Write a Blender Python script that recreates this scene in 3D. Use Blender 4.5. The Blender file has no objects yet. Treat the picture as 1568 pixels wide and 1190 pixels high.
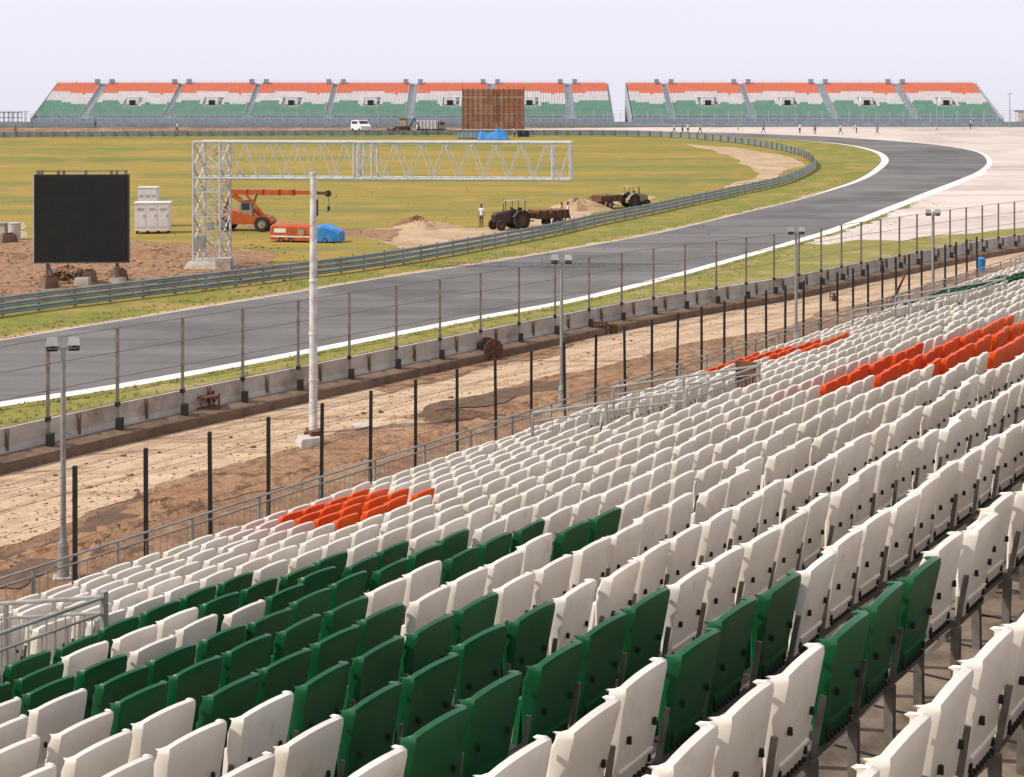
import bpy, bmesh, math, random
import numpy as np
from mathutils import Vector, Matrix, geometry
random.seed(7); np.random.seed(7)
F=2183.0; CX=786.0; HY=160.0; H=10.0
scene=bpy.context.scene

# ------------------------------------------------------------ terrain
BR=[(-400,0.0),(110,0.0),(140,0.5),(170,1.6),(200,2.8),(240,4.6),(275,5.6),(320,5.8),(600,-3),(4500,-45)]
def T(y):
    if y<=BR[0][0]: return 0.0
    for (a,za),(b,zb) in zip(BR,BR[1:]):
        if y<=b: return za+(zb-za)*(y-a)/(b-a)
    return BR[-1][1]
def G(px,py):
    """pixel px,py as camera ray (bearing, depression) -> ground x,y"""
    b=(px-CX)/F; e=(py-HY)/F
    lo,hi=3.0,315.0
    for _ in range(60):
        m=(lo+hi)/2
        if H-e*m-T(m)>0: lo=m
        else: hi=m
    return Vector((b*lo,lo))

# ------------------------------------------------------------ materials
def mat(name,c1,c2=None,scale=3.0,rough=.75,metal=0.0,bump=0.0,c3=None,scale3=.3,w3=(.45,.6),stretch=(1,1,1),rotz=0,detail=6,lo=.35,hi=.65,bscale=None,spec=.3,c4=None,scale4=1.0,w4=(.55,.7),bdist=.1):
    m=bpy.data.materials.new(name); m.use_nodes=True
    nt=m.node_tree; N=nt.nodes; L=nt.links
    b=N['Principled BSDF']; b.inputs['Roughness'].default_value=rough; b.inputs['Metallic'].default_value=metal
    b.inputs['Specular IOR Level'].default_value=spec
    c2=c2 or tuple(x*.8 for x in c1)
    tc=N.new('ShaderNodeTexCoord'); mp=N.new('ShaderNodeMapping')
    mp.inputs['Scale'].default_value=stretch; mp.inputs['Rotation'].default_value=(0,0,rotz)
    L.new(tc.outputs['Object'],mp.inputs['Vector'])
    n=N.new('ShaderNodeTexNoise'); n.inputs['Scale'].default_value=scale; n.inputs['Detail'].default_value=detail; n.inputs['Roughness'].default_value=.65
    L.new(mp.outputs[0],n.inputs['Vector'])
    r=N.new('ShaderNodeMapRange'); r.inputs[1].default_value=lo; r.inputs[2].default_value=hi
    L.new(n.outputs['Fac'],r.inputs[0])
    mx=N.new('ShaderNodeMix'); mx.data_type='RGBA'
    mx.inputs[6].default_value=(*c1,1); mx.inputs[7].default_value=(*c2,1)
    L.new(r.outputs[0],mx.inputs[0]); out=mx.outputs[2]
    for cc,ss,ww,src in((c3,scale3,w3,mp.outputs[0]),(c4,scale4,w4,tc.outputs['Object'])):
        if not cc: continue
        n3=N.new('ShaderNodeTexNoise'); n3.inputs['Scale'].default_value=ss; n3.inputs['Detail'].default_value=8; n3.inputs['Roughness'].default_value=.65
        L.new(src,n3.inputs['Vector'])
        r3=N.new('ShaderNodeMapRange'); r3.inputs[1].default_value=ww[0]; r3.inputs[2].default_value=ww[1]
        L.new(n3.outputs['Fac'],r3.inputs[0])
        m3=N.new('ShaderNodeMix'); m3.data_type='RGBA'; m3.inputs[7].default_value=(*cc,1)
        L.new(out,m3.inputs[6]); L.new(r3.outputs[0],m3.inputs[0]); out=m3.outputs[2]
    L.new(out,b.inputs['Base Color'])
    if bump:
        nb=N.new('ShaderNodeTexNoise'); nb.inputs['Scale'].default_value=bscale or scale*3; nb.inputs['Detail'].default_value=8
        L.new(tc.outputs['Object'],nb.inputs['Vector'])
        bp=N.new('ShaderNodeBump'); bp.inputs['Strength'].default_value=bump; bp.inputs['Distance'].default_value=bdist
        L.new(nb.outputs['Fac'],bp.inputs['Height']); L.new(bp.outputs[0],b.inputs['Normal'])
    return m
ROWROT=-math.atan2(.8217,.5699)
M_dirt=mat('dirt',(.27,.155,.085),(.17,.095,.05),.9,.95,bump=1,c3=(.37,.25,.15),scale3=.3,w3=(.5,.62),bscale=2.5,c4=(.10,.06,.033),scale4=1.7,w4=(.56,.68),bdist=.25)
M_pale=mat('pale_dirt',(.55,.41,.27),(.43,.30,.185),1.2,.95,bump=.6,c3=(.30,.19,.11),scale3=.5,w3=(.52,.66),stretch=(.10,2.4,1),rotz=ROWROT,bscale=4,c4=(.33,.21,.12),scale4=.9,w4=(.55,.70))
M_rut=mat('wheel_rut_dirt',(.34,.225,.135),(.46,.34,.22),1.5,.95,bump=.6,bscale=5)
M_mud=mat('dark_mud',(.085,.052,.028),(.15,.09,.05),1.5,.8,bump=.8,bscale=4)
M_rust_dirt=mat('brown_earth',(.24,.125,.062),(.34,.205,.115),.7,.95,bump=1,bscale=2.5,c4=(.115,.065,.035),scale4=1.5,w4=(.52,.64),bdist=.25)
M_tan=mat('tan_track',(.46,.34,.21),(.34,.23,.13),.3,.95,bump=.5,bscale=2,c4=(.28,.17,.09),scale4=.4)
M_infield=mat('infield_grass',(.325,.22,.032),(.225,.175,.032),.5,.95,c3=(.135,.155,.033),scale3=.06,w3=(.42,.64),stretch=(.35,1.6,1),bump=.8,bscale=3,c4=(.35,.21,.055),scale4=.16,w4=(.52,.72))
M_verge=mat('verge_grass',(.27,.225,.045),(.16,.175,.035),1.3,.95,c3=(.36,.27,.11),scale3=.35,w3=(.50,.66),bump=.8,bscale=9,c4=(.09,.11,.025),scale4=3,w4=(.55,.7))
M_verge2=mat('inner_verge_grass',(.235,.21,.035),(.14,.16,.03),.8,.95,c3=(.34,.23,.07),scale3=.25,w3=(.5,.66),bump=.8,bscale=9,c4=(.08,.10,.025),scale4=2,w4=(.58,.72))
M_road=mat('asphalt',(.145,.136,.128),(.105,.099,.094),.5,.85,c3=(.20,.187,.17),scale3=.16,w3=(.42,.7),stretch=(.10,1.6,1),rotz=ROWROT,bump=.2,bscale=30,c4=(.072,.068,.065),scale4=.09,w4=(.48,.72))
M_runoff=mat('runoff_paving',(.54,.455,.40),(.43,.36,.31),.25,.9,c3=(.60,.52,.45),scale3=.08,stretch=(.25,2,1),c4=(.36,.28,.22),scale4=.06,w4=(.52,.68))
M_white=mat('white_paint',(.78,.76,.71),(.62,.59,.54),1.5,.6,c4=(.42,.37,.31),scale4=.9,w4=(.58,.72))
M_conc=mat('concrete',(.52,.48,.42),(.40,.36,.30),1.2,.9,c3=(.28,.21,.15),scale3=.7,w3=(.52,.70),bump=.2)
M_concbr=mat('stained_concrete',(.20,.135,.09),(.12,.08,.055),1.5,.9,bump=.4)
M_galv=mat('galvanised_steel',(.38,.38,.35),(.25,.245,.225),3,.5,metal=.35)
M_rail=mat('guardrail_steel',(.30,.34,.33),(.20,.235,.22),1.0,.5,metal=.35)
M_post=mat('fence_post_steel',(.15,.13,.11),(.25,.22,.185),4,.6,metal=.3)
M_black=mat('black_paint',(.018,.018,.016),(.03,.03,.028),6,.5)
M_seatw=mat('seat_white',(.83,.785,.70),(.75,.69,.60),1.2,.36,c3=(.48,.40,.29),scale3=5,w3=(.58,.82),spec=.5,c4=(.68,.62,.52),scale4=.6,w4=(.42,.72))
M_seatg=mat('seat_green',(.004,.098,.030),(.006,.074,.024),3,.33,spec=.5)
M_seato=mat('seat_orange',(.82,.105,.012),(.68,.08,.01),3,.36,spec=.5)
M_tread=mat('stand_decking',(.14,.10,.07),(.07,.052,.038),2.5,.9,c3=(.23,.18,.135),scale3=1.0,bump=.3)
M_steel=mat('seat_frame_steel',(.28,.265,.24),(.15,.125,.10),6,.5,metal=.5)
M_dark=mat('dark_void',(.02,.018,.016),(.03,.028,.025),5,.9)
M_screen=mat('led_panel_black',(.010,.010,.011),(.016,.016,.016),1,.5)
M_truss=mat('gantry_paint',(.56,.56,.53),(.40,.40,.37),2,.5)
M_polew=mat('pole_paint',(.72,.71,.68),(.45,.43,.40),3,.6,c3=(.35,.3,.26),scale3=2.5,w3=(.56,.64))
M_orange=mat('orange_paint',(.52,.11,.025),(.36,.08,.02),2,.5,c4=(.14,.06,.03),scale4=1.5,w4=(.58,.72))
M_blue=mat('blue_tarp',(.03,.16,.42),(.05,.28,.60),1.5,.5,bump=.3)
M_tyre=mat('tyre_rubber',(.02,.02,.02),(.05,.045,.04),4,.9)
M_brown=mat('brown_board',(.40,.185,.10),(.29,.135,.075),1.2,.8)
M_rust=mat('rusty_iron',(.16,.07,.035),(.09,.045,.03),4,.9,bump=.3)
M_trunk=mat('tractor_paint',(.09,.05,.04),(.05,.035,.03),3,.6)
M_tan2=mat('dusty_paint',(.36,.29,.20),(.24,.18,.12),3,.8)
M_glass=mat('dark_glass',(.03,.04,.05),(.05,.06,.07),1,.1)
M_fw=mat('far_seat_white_hazed',(.74,.71,.68),(.62,.59,.57),.7,.6)  # far stand seat colours lightened, distance haze put into the paint
M_fg=mat('far_seat_green_hazed',(.15,.31,.21),(.21,.37,.28),.7,.6)
M_fo=mat('far_seat_orange_hazed',(.74,.25,.14),(.68,.21,.12),.7,.6)
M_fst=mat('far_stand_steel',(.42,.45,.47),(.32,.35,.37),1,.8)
M_bluegrey=mat('blue_grey_panel',(.26,.34,.40),(.21,.28,.33),1,.7)
M_skin=mat('skin',(.22,.12,.075),(.18,.10,.06),8,.6)
M_hair=mat('hair',(.012,.01,.009),(.02,.018,.015),20,.6)
SH=[mat('shirt_white',(.70,.70,.70)),mat('shirt_blue',(.12,.2,.42)),mat('shirt_red',(.45,.08,.06)),mat('shirt_yellow',(.6,.45,.08))]
TR=[mat('trousers_dark',(.04,.04,.055)),mat('trousers_brown',(.14,.10,.07))]

# ------------------------------------------------------------ mesh builder
class MB:
    def __init__(s): s.v=[];s.f=[];s.m=[]
    def add(s,vs,fs,mi=0):
        o=len(s.v); s.v+= [tuple(x) for x in vs]; s.f+=[tuple(i+o for i in f) for f in fs]; s.m+=[mi]*len(fs)
    def box(s,c,d,mi=0,R=None,top=(1,1)):
        vs=[]
        for z in (-.5,.5):
            k=top if z>0 else (1,1)
            for x,y in((-.5,-.5),(.5,-.5),(.5,.5),(-.5,.5)):
                p=Vector((x*d[0]*k[0],y*d[1]*k[1],z*d[2]))
                if R is not None: p=R@p
                vs.append(Vector(c)+p)
        s.add(vs,[(3,2,1,0),(4,5,6,7),(0,1,5,4),(1,2,6,5),(2,3,7,6),(3,0,4,7)],mi)
    def bar(s,a,b,r,mi=0,n=6,r2=None):
        a=Vector(a);b=Vector(b);d=(b-a).normalized()
        t=Vector((0,0,1)) if abs(d.z)<.9 else Vector((1,0,0))
        u=d.cross(t).normalized();w=d.cross(u)
        r2=r if r2 is None else r2; vs=[]
        for p,rr in((a,r),(b,r2)):
            for i in range(n):
                q=2*math.pi*(i+.5)/n; vs.append(p+u*math.cos(q)*rr+w*math.sin(q)*rr)
        fs=[(i,(i+1)%n,n+(i+1)%n,n+i) for i in range(n)]+[tuple(range(n-1,-1,-1)),tuple(range(n,2*n))]
        s.add(vs,fs,mi)
    def wheel(s,c,ax,R,w,mi,hub):
        c=Vector(c);ax=Vector(ax).normalized()
        s.rev(c,ax,[(-w/2,R*.55),(-w/2,R*.9),(-w*.35,R),(w*.35,R),(w/2,R*.9),(w/2,R*.55)],18,mi)
        s.bar(c-ax*w*.4,c+ax*w*.4,R*.56,hub,14); s.bar(c-ax*w*.52,c+ax*w*.52,R*.18,hub,8)
    def rev(s,c,ax,prof,n,mi):
        t=Vector((0,0,1)) if abs(ax.z)<.9 else Vector((1,0,0))
        u=ax.cross(t).normalized();w=ax.cross(u);vs=[]
        for h,r in prof:
            for i in range(n):
                q=2*math.pi*i/n; vs.append(c+ax*h+u*math.cos(q)*r+w*math.sin(q)*r)
        fs=[]
        for k in range(len(prof)-1):
            for i in range(n): fs.append((k*n+i,k*n+(i+1)%n,(k+1)*n+(i+1)%n,(k+1)*n+i))
        s.add(vs,fs,mi)
    def loft(s,rings,mi=0,caps=True):
        n=len(rings[0]);vs=[p for r in rings for p in r];fs=[]
        for k in range(len(rings)-1):
            for i in range(n): fs.append((k*n+i,k*n+(i+1)%n,(k+1)*n+(i+1)%n,(k+1)*n+i))
        if caps: fs+= [tuple(range(n-1,-1,-1)),tuple(range((len(rings)-1)*n,len(rings)*n))]
        s.add(vs,fs,mi)
    def ball(s,c,r,mi=0,n=8,m=5,sc=(1,1,1),j=0):
        c=Vector(c);rings=[]
        for k in range(1,m):
            th=math.pi*k/m; ring=[]
            for i in range(n):
                q=2*math.pi*i/n; jj=1+random.uniform(-j,j)
                ring.append(c+Vector((math.sin(th)*math.cos(q)*sc[0],math.sin(th)*math.sin(q)*sc[1],-math.cos(th)*sc[2]))*r*jj)
            rings.append(ring)
        s.loft(rings,mi)
    def make(s,name,mats,loc=(0,0,0),rz=0,parent=None,smooth=None):
        me=bpy.data.meshes.new(name); me.from_pydata(s.v,[],s.f)
        for m in mats: me.materials.append(m)
        me.polygons.foreach_set('material_index',s.m)
        if smooth:
            me.polygons.foreach_set('use_smooth',[True]*len(s.f)); me.set_sharp_from_angle(angle=math.radians(smooth))
        me.update()
        o=bpy.data.objects.new(name,me); scene.collection.objects.link(o)
        o.location=loc;o.rotation_euler=(0,0,rz)
        if parent: o.parent=parent
        return o
def empty(name,loc=(0,0,0)):
    o=bpy.data.objects.new(name,None); o.location=loc; scene.collection.objects.link(o); return o

# ------------------------------------------------------------ sheets / sweeps
def smooth_line(pts,n=8):
    P=[Vector(p) for p in pts]; P=[2*P[0]-P[1]]+P+[2*P[-1]-P[-2]]; out=[]
    for i in range(1,len(P)-2):
        a,b,c,d=P[i-1:i+3]
        for k in range(n):
            t=k/n
            out.append(.5*((2*b)+(c-a)*t+(2*a-5*b+4*c-d)*t*t+(3*b-a-3*c+d)*t**3))
    out.append(P[-2]); return out
def sheet(name,poly,layer,m):
    tris=geometry.tessellate_polygon([[Vector((p[0],p[1],0)) for p in poly]])
    bm=bmesh.new(); vs=[bm.verts.new((p[0],p[1],0)) for p in poly]
    for t in tris:
        try: bm.faces.new([vs[i] for i in t])
        except ValueError: pass
    for b,_ in BR[1:-1]:
        bmesh.ops.bisect_plane(bm,geom=bm.verts[:]+bm.edges[:]+bm.faces[:],plane_co=(0,b,0),plane_no=(0,1,0))
    bmesh.ops.recalc_face_normals(bm,faces=bm.faces[:])
    for v in bm.verts: v.co.z=T(v.co.y)+layer*.006
    for f in bm.faces:
        f.normal_update()
        if f.normal.z<0: f.normal_flip()
    me=bpy.data.meshes.new(name); bm.to_mesh(me); bm.free(); me.materials.append(m)
    o=bpy.data.objects.new(name,me); scene.collection.objects.link(o); return o
def jitter(poly,amp,n=3):
    P=list(poly)
    for it in range(n):
        Q=[]
        for i,p in enumerate(P):
            q=P[(i+1)%len(P)]; d=q-p; nn=Vector((-d.y,d.x))
            Q.append(p); Q.append((p+q)/2+nn*random.uniform(-amp,amp))
        P=Q
    return P
def rough_line(pts,amp,n=3):
    P=list(pts)
    for it in range(n):
        Q=[P[0]]
        for a,b in zip(P,P[1:]):
            d=b-a; nn=Vector((-d.y,d.x)); Q+=[(a+b)/2+nn*random.uniform(-amp,amp),b]
        P=Q
    return P
def normals(pts):
    out=[]
    for i in range(len(pts)):
        d=(pts[min(i+1,len(pts)-1)]-pts[max(i-1,0)]).normalized(); out.append(Vector((-d.y,d.x)))
    return out
def offset(pts,w):
    return [p+n*w for p,n in zip(pts,normals(pts))]
def taper(pts,w):
    n=len(pts)-1
    return [p+nn*(w*math.sin(math.pi*i/n)**.6 if 0<i<n else .01) for i,(p,nn) in enumerate(zip(pts,normals(pts)))]
def sweep(mb,pts,prof,mi=0,closed=True):
    ns=normals(pts);rings=[]
    for p,n in zip(pts,ns):
        rings.append([Vector((p.x+n.x*o,p.y+n.y*o,T(p.y)+z)) for o,z in prof])
    k=len(prof);vs=[q for r in rings for q in r];fs=[]
    for a in range(len(rings)-1):
        for i in range(k if closed else k-1):
            j=(i+1)%k; fs.append((a*k+i,a*k+j,(a+1)*k+j,(a+1)*k+i))
    mb.add(vs,fs,mi)
def along(pts,step,start=0):
    out=[];acc=-start
    for a,b in zip(pts,pts[1:]):
        L=(b-a).length; d=(b-a)/L if L else Vector((1,0))
        while acc<=L:
            if acc>=0: out.append((a+d*acc,d))
            acc+=step
        acc-=L
    return out

# ground
mb=MB()
for (a,za),(b,zb) in zip(BR,BR[1:]):
    mb.add([(-3000,a,za),(3000,a,za),(3000,b,zb),(-3000,b,zb)],[(0,1,2,3)])
mb.make('ground',[M_dirt])

def L(*p): return smooth_line([G(*q) for q in p])
near=L((-500,700),(-200,650),(0,618),(200,587),(455,540),(700,492),(860,463),(1000,430),(1100,403),(1200,375),(1300,345),(1400,307),(1470,280),(1510,262),(1520,247),(1500,233),(1440,223),(1350,215),(1250,209),(1100,204),(900,201),(500,200),(0,203),(-400,205))
inner=L((-500,615),(-200,560),(0,523),(200,490),(400,458),(600,425),(800,395),(1000,360),(1150,325),(1250,300),(1320,278),(1352,260),(1363,245),(1345,232),(1290,221),(1200,214),(1100,209.5),(1000,207),(800,206),(400,207),(0,209),(-400,211))
guard=L((-500,575),(-200,522),(0,487),(200,461),(400,436),(600,409),(800,372),(900,350),(1000,329),(1100,307),(1200,284),(1245,264),(1250,252),(1225,238),(1170,226),(1100,217),(1000,210),(800,208.5),(400,209.5),(0,211.5),(-400,213))
wall=L((-500,835),(-200,765),(0,716),(200,668),(500,601),(800,534),(1000,492),(1200,457),(1350,425),(1572,382),(1900,330))

sheet('infield_grass',guard,1,M_infield)
sheet('grass_verge',wall+[G(1572,340),G(1450,345)]+near[:81][::-1],1,M_verge)
sheet('inner_grass_verge',inner+guard[::-1],2,M_verge2)
ro=rough_line([G(*p) for p in [(2300,300),(1900,318),(1700,336),(1572,350),(1500,358),(1430,362),(1380,370),(1320,368),(1270,376),(1225,374)]],.07,4)
sheet('runoff_paving',[G(*p) for p in [(1200,370),(1310,335),(1400,300),(1440,262),(1440,240),(1300,214),(1000,207),(700,205),(700,199),(1000,195.5),(1250,195),(2300,195)]]+ro,2,M_runoff)
sheet('race_track',near+inner[::-1],3,M_road)
sheet('white_kerb_line',near[:8*13]+offset(near,-.75)[:8*13][::-1],4,M_white)
sheet('white_edge_line',near[8*13-1:]+offset(near,-.25)[8*13-1:][::-1],4,M_white)
sheet('wide_kerb_paint',near[8*9:8*16]+taper(near[8*9:8*16],.5)[::-1],5,M_white)
sheet('inner_edge_line',inner+offset(inner,-.10)[::-1],4,M_white)
sheet('apex_kerb_paint',inner[8*9:8*15]+taper(inner[8*9:8*15],.85)[::-1],5,M_white)
for base,w in((offset(near,-.75)[:88],-.5),(inner[:88],.55)):
    b=rough_line(offset(base,w),.18,3); sheet('dry_grass_edge',base+b[::-1],3,M_tan if w>0 else M_verge2)
sheet('service_road',offset(wall,-.6)+rough_line([G(*p) for p in [(1572,400),(1250,482),(1000,542),(850,578),(700,618),(480,680),(250,745),(0,840),(-400,960)]],.08,5),1,M_pale)
wr_=wall[:64]
for o in(-1.5,-2.9,-3.7):
    a=[p+n*(o+.25*math.sin(i*.37+o)) for i,(p,n) in enumerate(zip(wr_,normals(wr_)))]
    b=[p+n*(o-.22-random.random()*.12+.25*math.sin(i*.37+o)) for i,(p,n) in enumerate(zip(wr_,normals(wr_)))]
    sheet('wheel_rut',rough_line(a,.03,2)+rough_line(b,.03,2)[::-1],2,M_rut)
def patch(name,pts,m,layer,amp=.12,n=4): return sheet(name,jitter([G(*p) for p in pts],amp,n),layer,m)
patch('bare_earth',[(-100,395),(0,372),(150,360),(290,375),(430,388),(445,416),(250,440),(0,466),(-100,478)],M_rust_dirt,2,.08)
patch('dirt_track',[(500,352),(620,350),(740,350),(860,322),(980,298),(1010,303),(900,337),(780,364),(640,388),(590,372)],M_tan,2,.06)
patch('dirt_track',[(1050,221),(1130,227),(1200,238),(1238,254),(1200,272),(1110,290),(1155,262),(1120,240)],M_tan,2,.08)
patch('dirt_track',[(360,345),(440,340),(520,352),(620,352),(600,372),(540,362),(420,360)],M_rust_dirt,3,.06)
patch('bare_earth',[(0,345),(40,342),(45,365),(0,372)],M_tan,3,.08)
patch('mud_patch',[(60,840),(130,800),(200,775),(205,750),(225,770),(240,800),(130,842),(70,880),(-100,930),(-100,880)],M_mud,3,.14)
patch('mud_patch',[(0,860),(60,850),(90,870),(30,905),(-50,910)],M_mud,4,.14)
patch('brown_earth',[(240,745),(330,720),(480,690),(620,655),(700,640),(690,665),(520,715),(330,770),(260,790)],M_rust_dirt,3,.12)
patch('brown_earth',[(760,598),(900,570),(1000,560),(1150,515),(1120,545),(980,590),(800,625)],M_rust_dirt,3,.12)
patch('brown_earth',[(560,590),(700,560),(830,535),(900,520),(860,545),(700,580),(600,605)],M_rust_dirt,4,.10)
patch('mud_patch',[(640,640),(760,600),(900,575),(760,622)],M_mud,5,.14)
patch('concrete_slab',[(540,653),(575,645),(582,652),(548,661)],M_conc,6,.02,2)

mb=MB()
for i in range(2200):
    px=random.uniform(-50,1500); k=random.random()
    if k<.9: py=160+(2300-px)*random.gauss(.276,.012)
    else: py=160+(2300-px)*random.uniform(.225,.30)
    p=G(px,py); r=random.uniform(.012,.036)*(2.2 if random.random()<.03 else 1)
    mb.ball((p.x,p.y,r*.3),r,random.choice([0,0,0,1,2,2]),6,4,(random.uniform(.8,1.6),random.uniform(.7,1.2),.7),.25)
for i in range(500):
    p=G(random.uniform(-50,450),random.uniform(375,450)); r=random.uniform(.03,.12)
    mb.ball((p.x,p.y,r*.3),r,random.choice([0,2,0]),6,4,(1.2,1,.7),.2)
mb.make('earth_clods',[M_rust_dirt,M_pale,M_mud])
mb=MB()
def tuft(p,h,mi):
    for k in range(5):
        a=random.uniform(0,6.28); w=h*.12; q=Vector((p.x+random.uniform(-.06,.06),p.y+random.uniform(-.06,.06),T(p.y)))
        d=Vector((math.cos(a),math.sin(a),0)); e=Vector((-d.y,d.x,0))
        mb.add([q-e*w,q+e*w,q+d*h*.5+Vector((0,0,h))],[(0,1,2)],mi)
for i in range(2600):
    k=random.randrange(0,88); t=random.random()
    if random.random()<.55: p=near[k].lerp(near[k+1],t)-normals(near[k:k+2])[0]*random.choice([random.uniform(.8,1.4),random.uniform(.8,3.4)])
    else: p=inner[k].lerp(inner[k+1],t)+normals(inner[k:k+2])[0]*random.uniform(.1,2.6)
    tuft(p,random.uniform(.05,.14),random.choice([0,0,1]))
for i in range(350):
    p=G(random.uniform(0,1150),random.uniform(290,400)); tuft(p,random.uniform(.06,.2),random.choice([0,1,1]))
mb.make('grass_tufts',[mat('tuft_green',(.11,.14,.03)),mat('tuft_dry',(.36,.27,.09))])
def mound(px,py,R,h,m,name='dirt_mound',sy=.6):
    p=G(px,py);mb=MB();n=28;k=9;vs=[];fs=[]
    ph=random.random()*9
    for a in range(k+1):
        for i in range(n):
            q=2*math.pi*i/n; rr=a/k*R*(1+.18*math.sin(3*q+ph)+.1*math.sin(7*q))
            z=h*max(0,(1-(a/k)**1.5))*(1+random.uniform(-.3,.3))-(.02 if a==k else 0)
            vs.append((rr*math.cos(q),rr*math.sin(q)*sy,z))
    for a in range(k):
        for i in range(n): fs.append((a*n+i,(a+1)*n+i,(a+1)*n+(i+1)%n,a*n+(i+1)%n))
    mb.add(vs,fs); mb.add(vs[:n],[tuple(range(n))])
    return mb.make(name,[m],(p.x,p.y,T(p.y)))
mound(640,348,1.9,.75,M_rust_dirt); mound(655,350,2.6,.5,M_tan); mound(885,322,3.0,.9,M_tan); mound(910,316,2.2,.8,M_rust_dirt)
mound(105,428,1.6,.7,M_rust_dirt); mound(240,395,3.2,.45,M_rust_dirt); mound(20,400,3,.4,M_rust_dirt)
mound(250,780,1.1,.22,M_rust_dirt); mound(600,650,1.0,.14,M_pale); mound(150,845,1.3,.2,M_rust_dirt); mound(700,640,1.4,.2,M_mud)
ln=[G(*p) for p in[(-100,905),(60,850),(230,795),(400,742),(600,690),(800,625),(1000,572),(1200,520)]]
ln=smooth_line(ln,30); mb=MB(); ns=normals(ln); rings=[]
for p,n in zip(ln,ns):
    w_=random.uniform(.25,.6);h_=random.uniform(.03,.16)
    rings.append([Vector((p.x+n.x*o*w_,p.y+n.y*o*w_,z*h_-.01)) for o,z in((-1,0),(-.5,random.uniform(.3,.8)),(0,1),(.5,random.uniform(.3,.8)),(1,0))])
mb.loft(rings,0); mb.make('earth_bank',[M_rust_dirt])

# ------------------------------------------------------------ guardrail
mb=MB()
gl=[p for p in guard]
Wp=lambda z:[(.0,z),(.05,z+.05),(.0,z+.10),(.0,z+.14),(.05,z+.19),(0,z+.25),(-.012,z+.25),(.038,z+.19),(-.012,z+.14),(-.012,z+.10),(.038,z+.05),(-.012,z)]
for z in (.12,.42,.72): sweep(mb,gl,[(-o,zz) for o,zz in Wp(z)],0)
for p,d in along(gl,2.0):
    mb.box((p.x-d.y*.12,p.y+d.x*.12,T(p.y)+.5),(.12,.12,1.04),1)
mb.make('guardrail',[M_rail,M_post])

# ------------------------------------------------------------ barrier wall with debris fence
mb=MB()
sweep(mb,wall,[(-.30,0),(-.26,.25),(-.12,.55),(-.10,1.05),(.10,1.05),(.12,.55),(.3,.2),(.3,0)],0)
sweep(mb,wall,[(-.85,0),(-.85,.30),(-.34,.42),(-.315,0)],1)
mb.make('concrete_barrier',[M_conc,M_concbr])
fence=empty('debris_fence')
mb=MB()
fl=offset(wall,-.38); P=along(fl,2.45,0)
for p,d in P:
    z=T(p.y)
    mb.box((p.x,p.y,z+1.7),(.085,.085,3.4),0); mb.box((p.x+d.y*.1,p.y-d.x*.1,z+.5),(.2,.2,.45),1)
    mb.box((p.x,p.y,z+1.12),(.14,.14,.12),1)
for z in (1.15,1.9,2.65,3.36):
    sweep(mb,fl,[(.0,z),(.018,z+.014),(0,z+.028),(-.018,z+.014)],0)
for z in np.arange(1.3,3.3,.15): sweep(mb,fl,[(0,z),(.002,z+.002),(-.002,z+.002)],2)
mb.make('posts_and_cables',[M_post,M_black,M_galv],parent=fence)
mb=MB()
for p,d in along(offset(wall,-.16),2.45,1.2):
    mb.box((p.x,p.y,T(p.y)+.74),(.05,.12,.6),0,Matrix.Rotation(math.atan2(d.y,d.x),3,'Z'))
mb.make('barrier_panel_joints',[M_concbr])

# ------------------------------------------------------------ grandstand
U=Vector((.5699,.8217));Nn=Vector((-.8217,.5699))
def W(s,d,z): return Vector((U.x*s+Nn.x*d,U.y*s+Nn.y*d,z))
PIT=.85; SP=.53
def ztread(d): return H-1.75-.3*(d-.15)-.90
stand=empty('grandstand')
RS=Matrix(((U.x,Nn.x,0),(U.y,Nn.y,0),(0,0,1)))
HOLES=[(4.0,9.6),(22.3,25.3),(38.5,42.0),(55,59)]
HD0,HD1=11.8,15.0
def inhole(s,d): return HD0<d<HD1 and any(a-.1<s<b+.1 for a,b in HOLES)
mb=MB(); rows=[round(.15+PIT*k,3) for k in range(0,20)]
for d in rows:
    z=ztread(d); smin=-4; smax=80
    segs=[(smin,smax)]
    if HD0<d<HD1:
        segs=[];c=smin
        for a,b in HOLES: segs.append((c,a)); c=b
        segs.append((c,smax))
    for a,b in segs:
        vs=[W(a,d-.27,z),W(b,d-.27,z),W(b,d+PIT-.27,z),W(a,d+PIT-.27,z),W(a,d-.27,z-.05),W(b,d-.27,z-.05),W(b,d+PIT-.27,z-.255),W(a,d+PIT-.27,z-.255)]
        mb.add(vs,[(0,1,2,3),(3,2,6,7),(0,4,5,1),(0,3,7,4),(1,5,6,2)],0)
        mb.add([W(a,d+PIT-.265,z-.06),W(b,d+PIT-.265,z-.06),W(b,d+PIT-.265,z+.006),W(a,d+PIT-.265,z+.006),W(b,d+PIT-.33,z+.006),W(a,d+PIT-.33,z+.006)],[(0,1,2,3),(3,2,4,5)],2)
    if d<5:
        for k in range(0,40):
            s=-3.6+k*.6; mb.box(W(s,d+.14,z+.004),(.018,.76,.006),3,RS)
zf=1.95; de=rows[-1]+PIT-.27
mb.add([W(-4,de,zf),W(80,de,zf),W(80,18.6,zf),W(-4,18.6,zf),W(-4,18.6,0),W(80,18.6,0),W(-4,de,ztread(16.3)),W(80,de,ztread(16.3))],[(0,1,2,3),(3,2,5,4),(6,7,1,0)],0)
for a,b in HOLES:
    zz=1.2
    c=[W(a,HD0,0),W(b,HD0,0),W(b,HD1,0),W(a,HD1,0)]
    top=[ztread(12),ztread(12),ztread(14.4)-.2,ztread(14.4)-.2]
    vs=[(p.x,p.y,zz) for p in c]+[(p.x,p.y,t) for p,t in zip(c,top)]
    mb.add(vs,[(0,1,2,3),(0,4,5,1),(1,5,6,2),(2,6,7,3),(3,7,4,0)],1)
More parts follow.
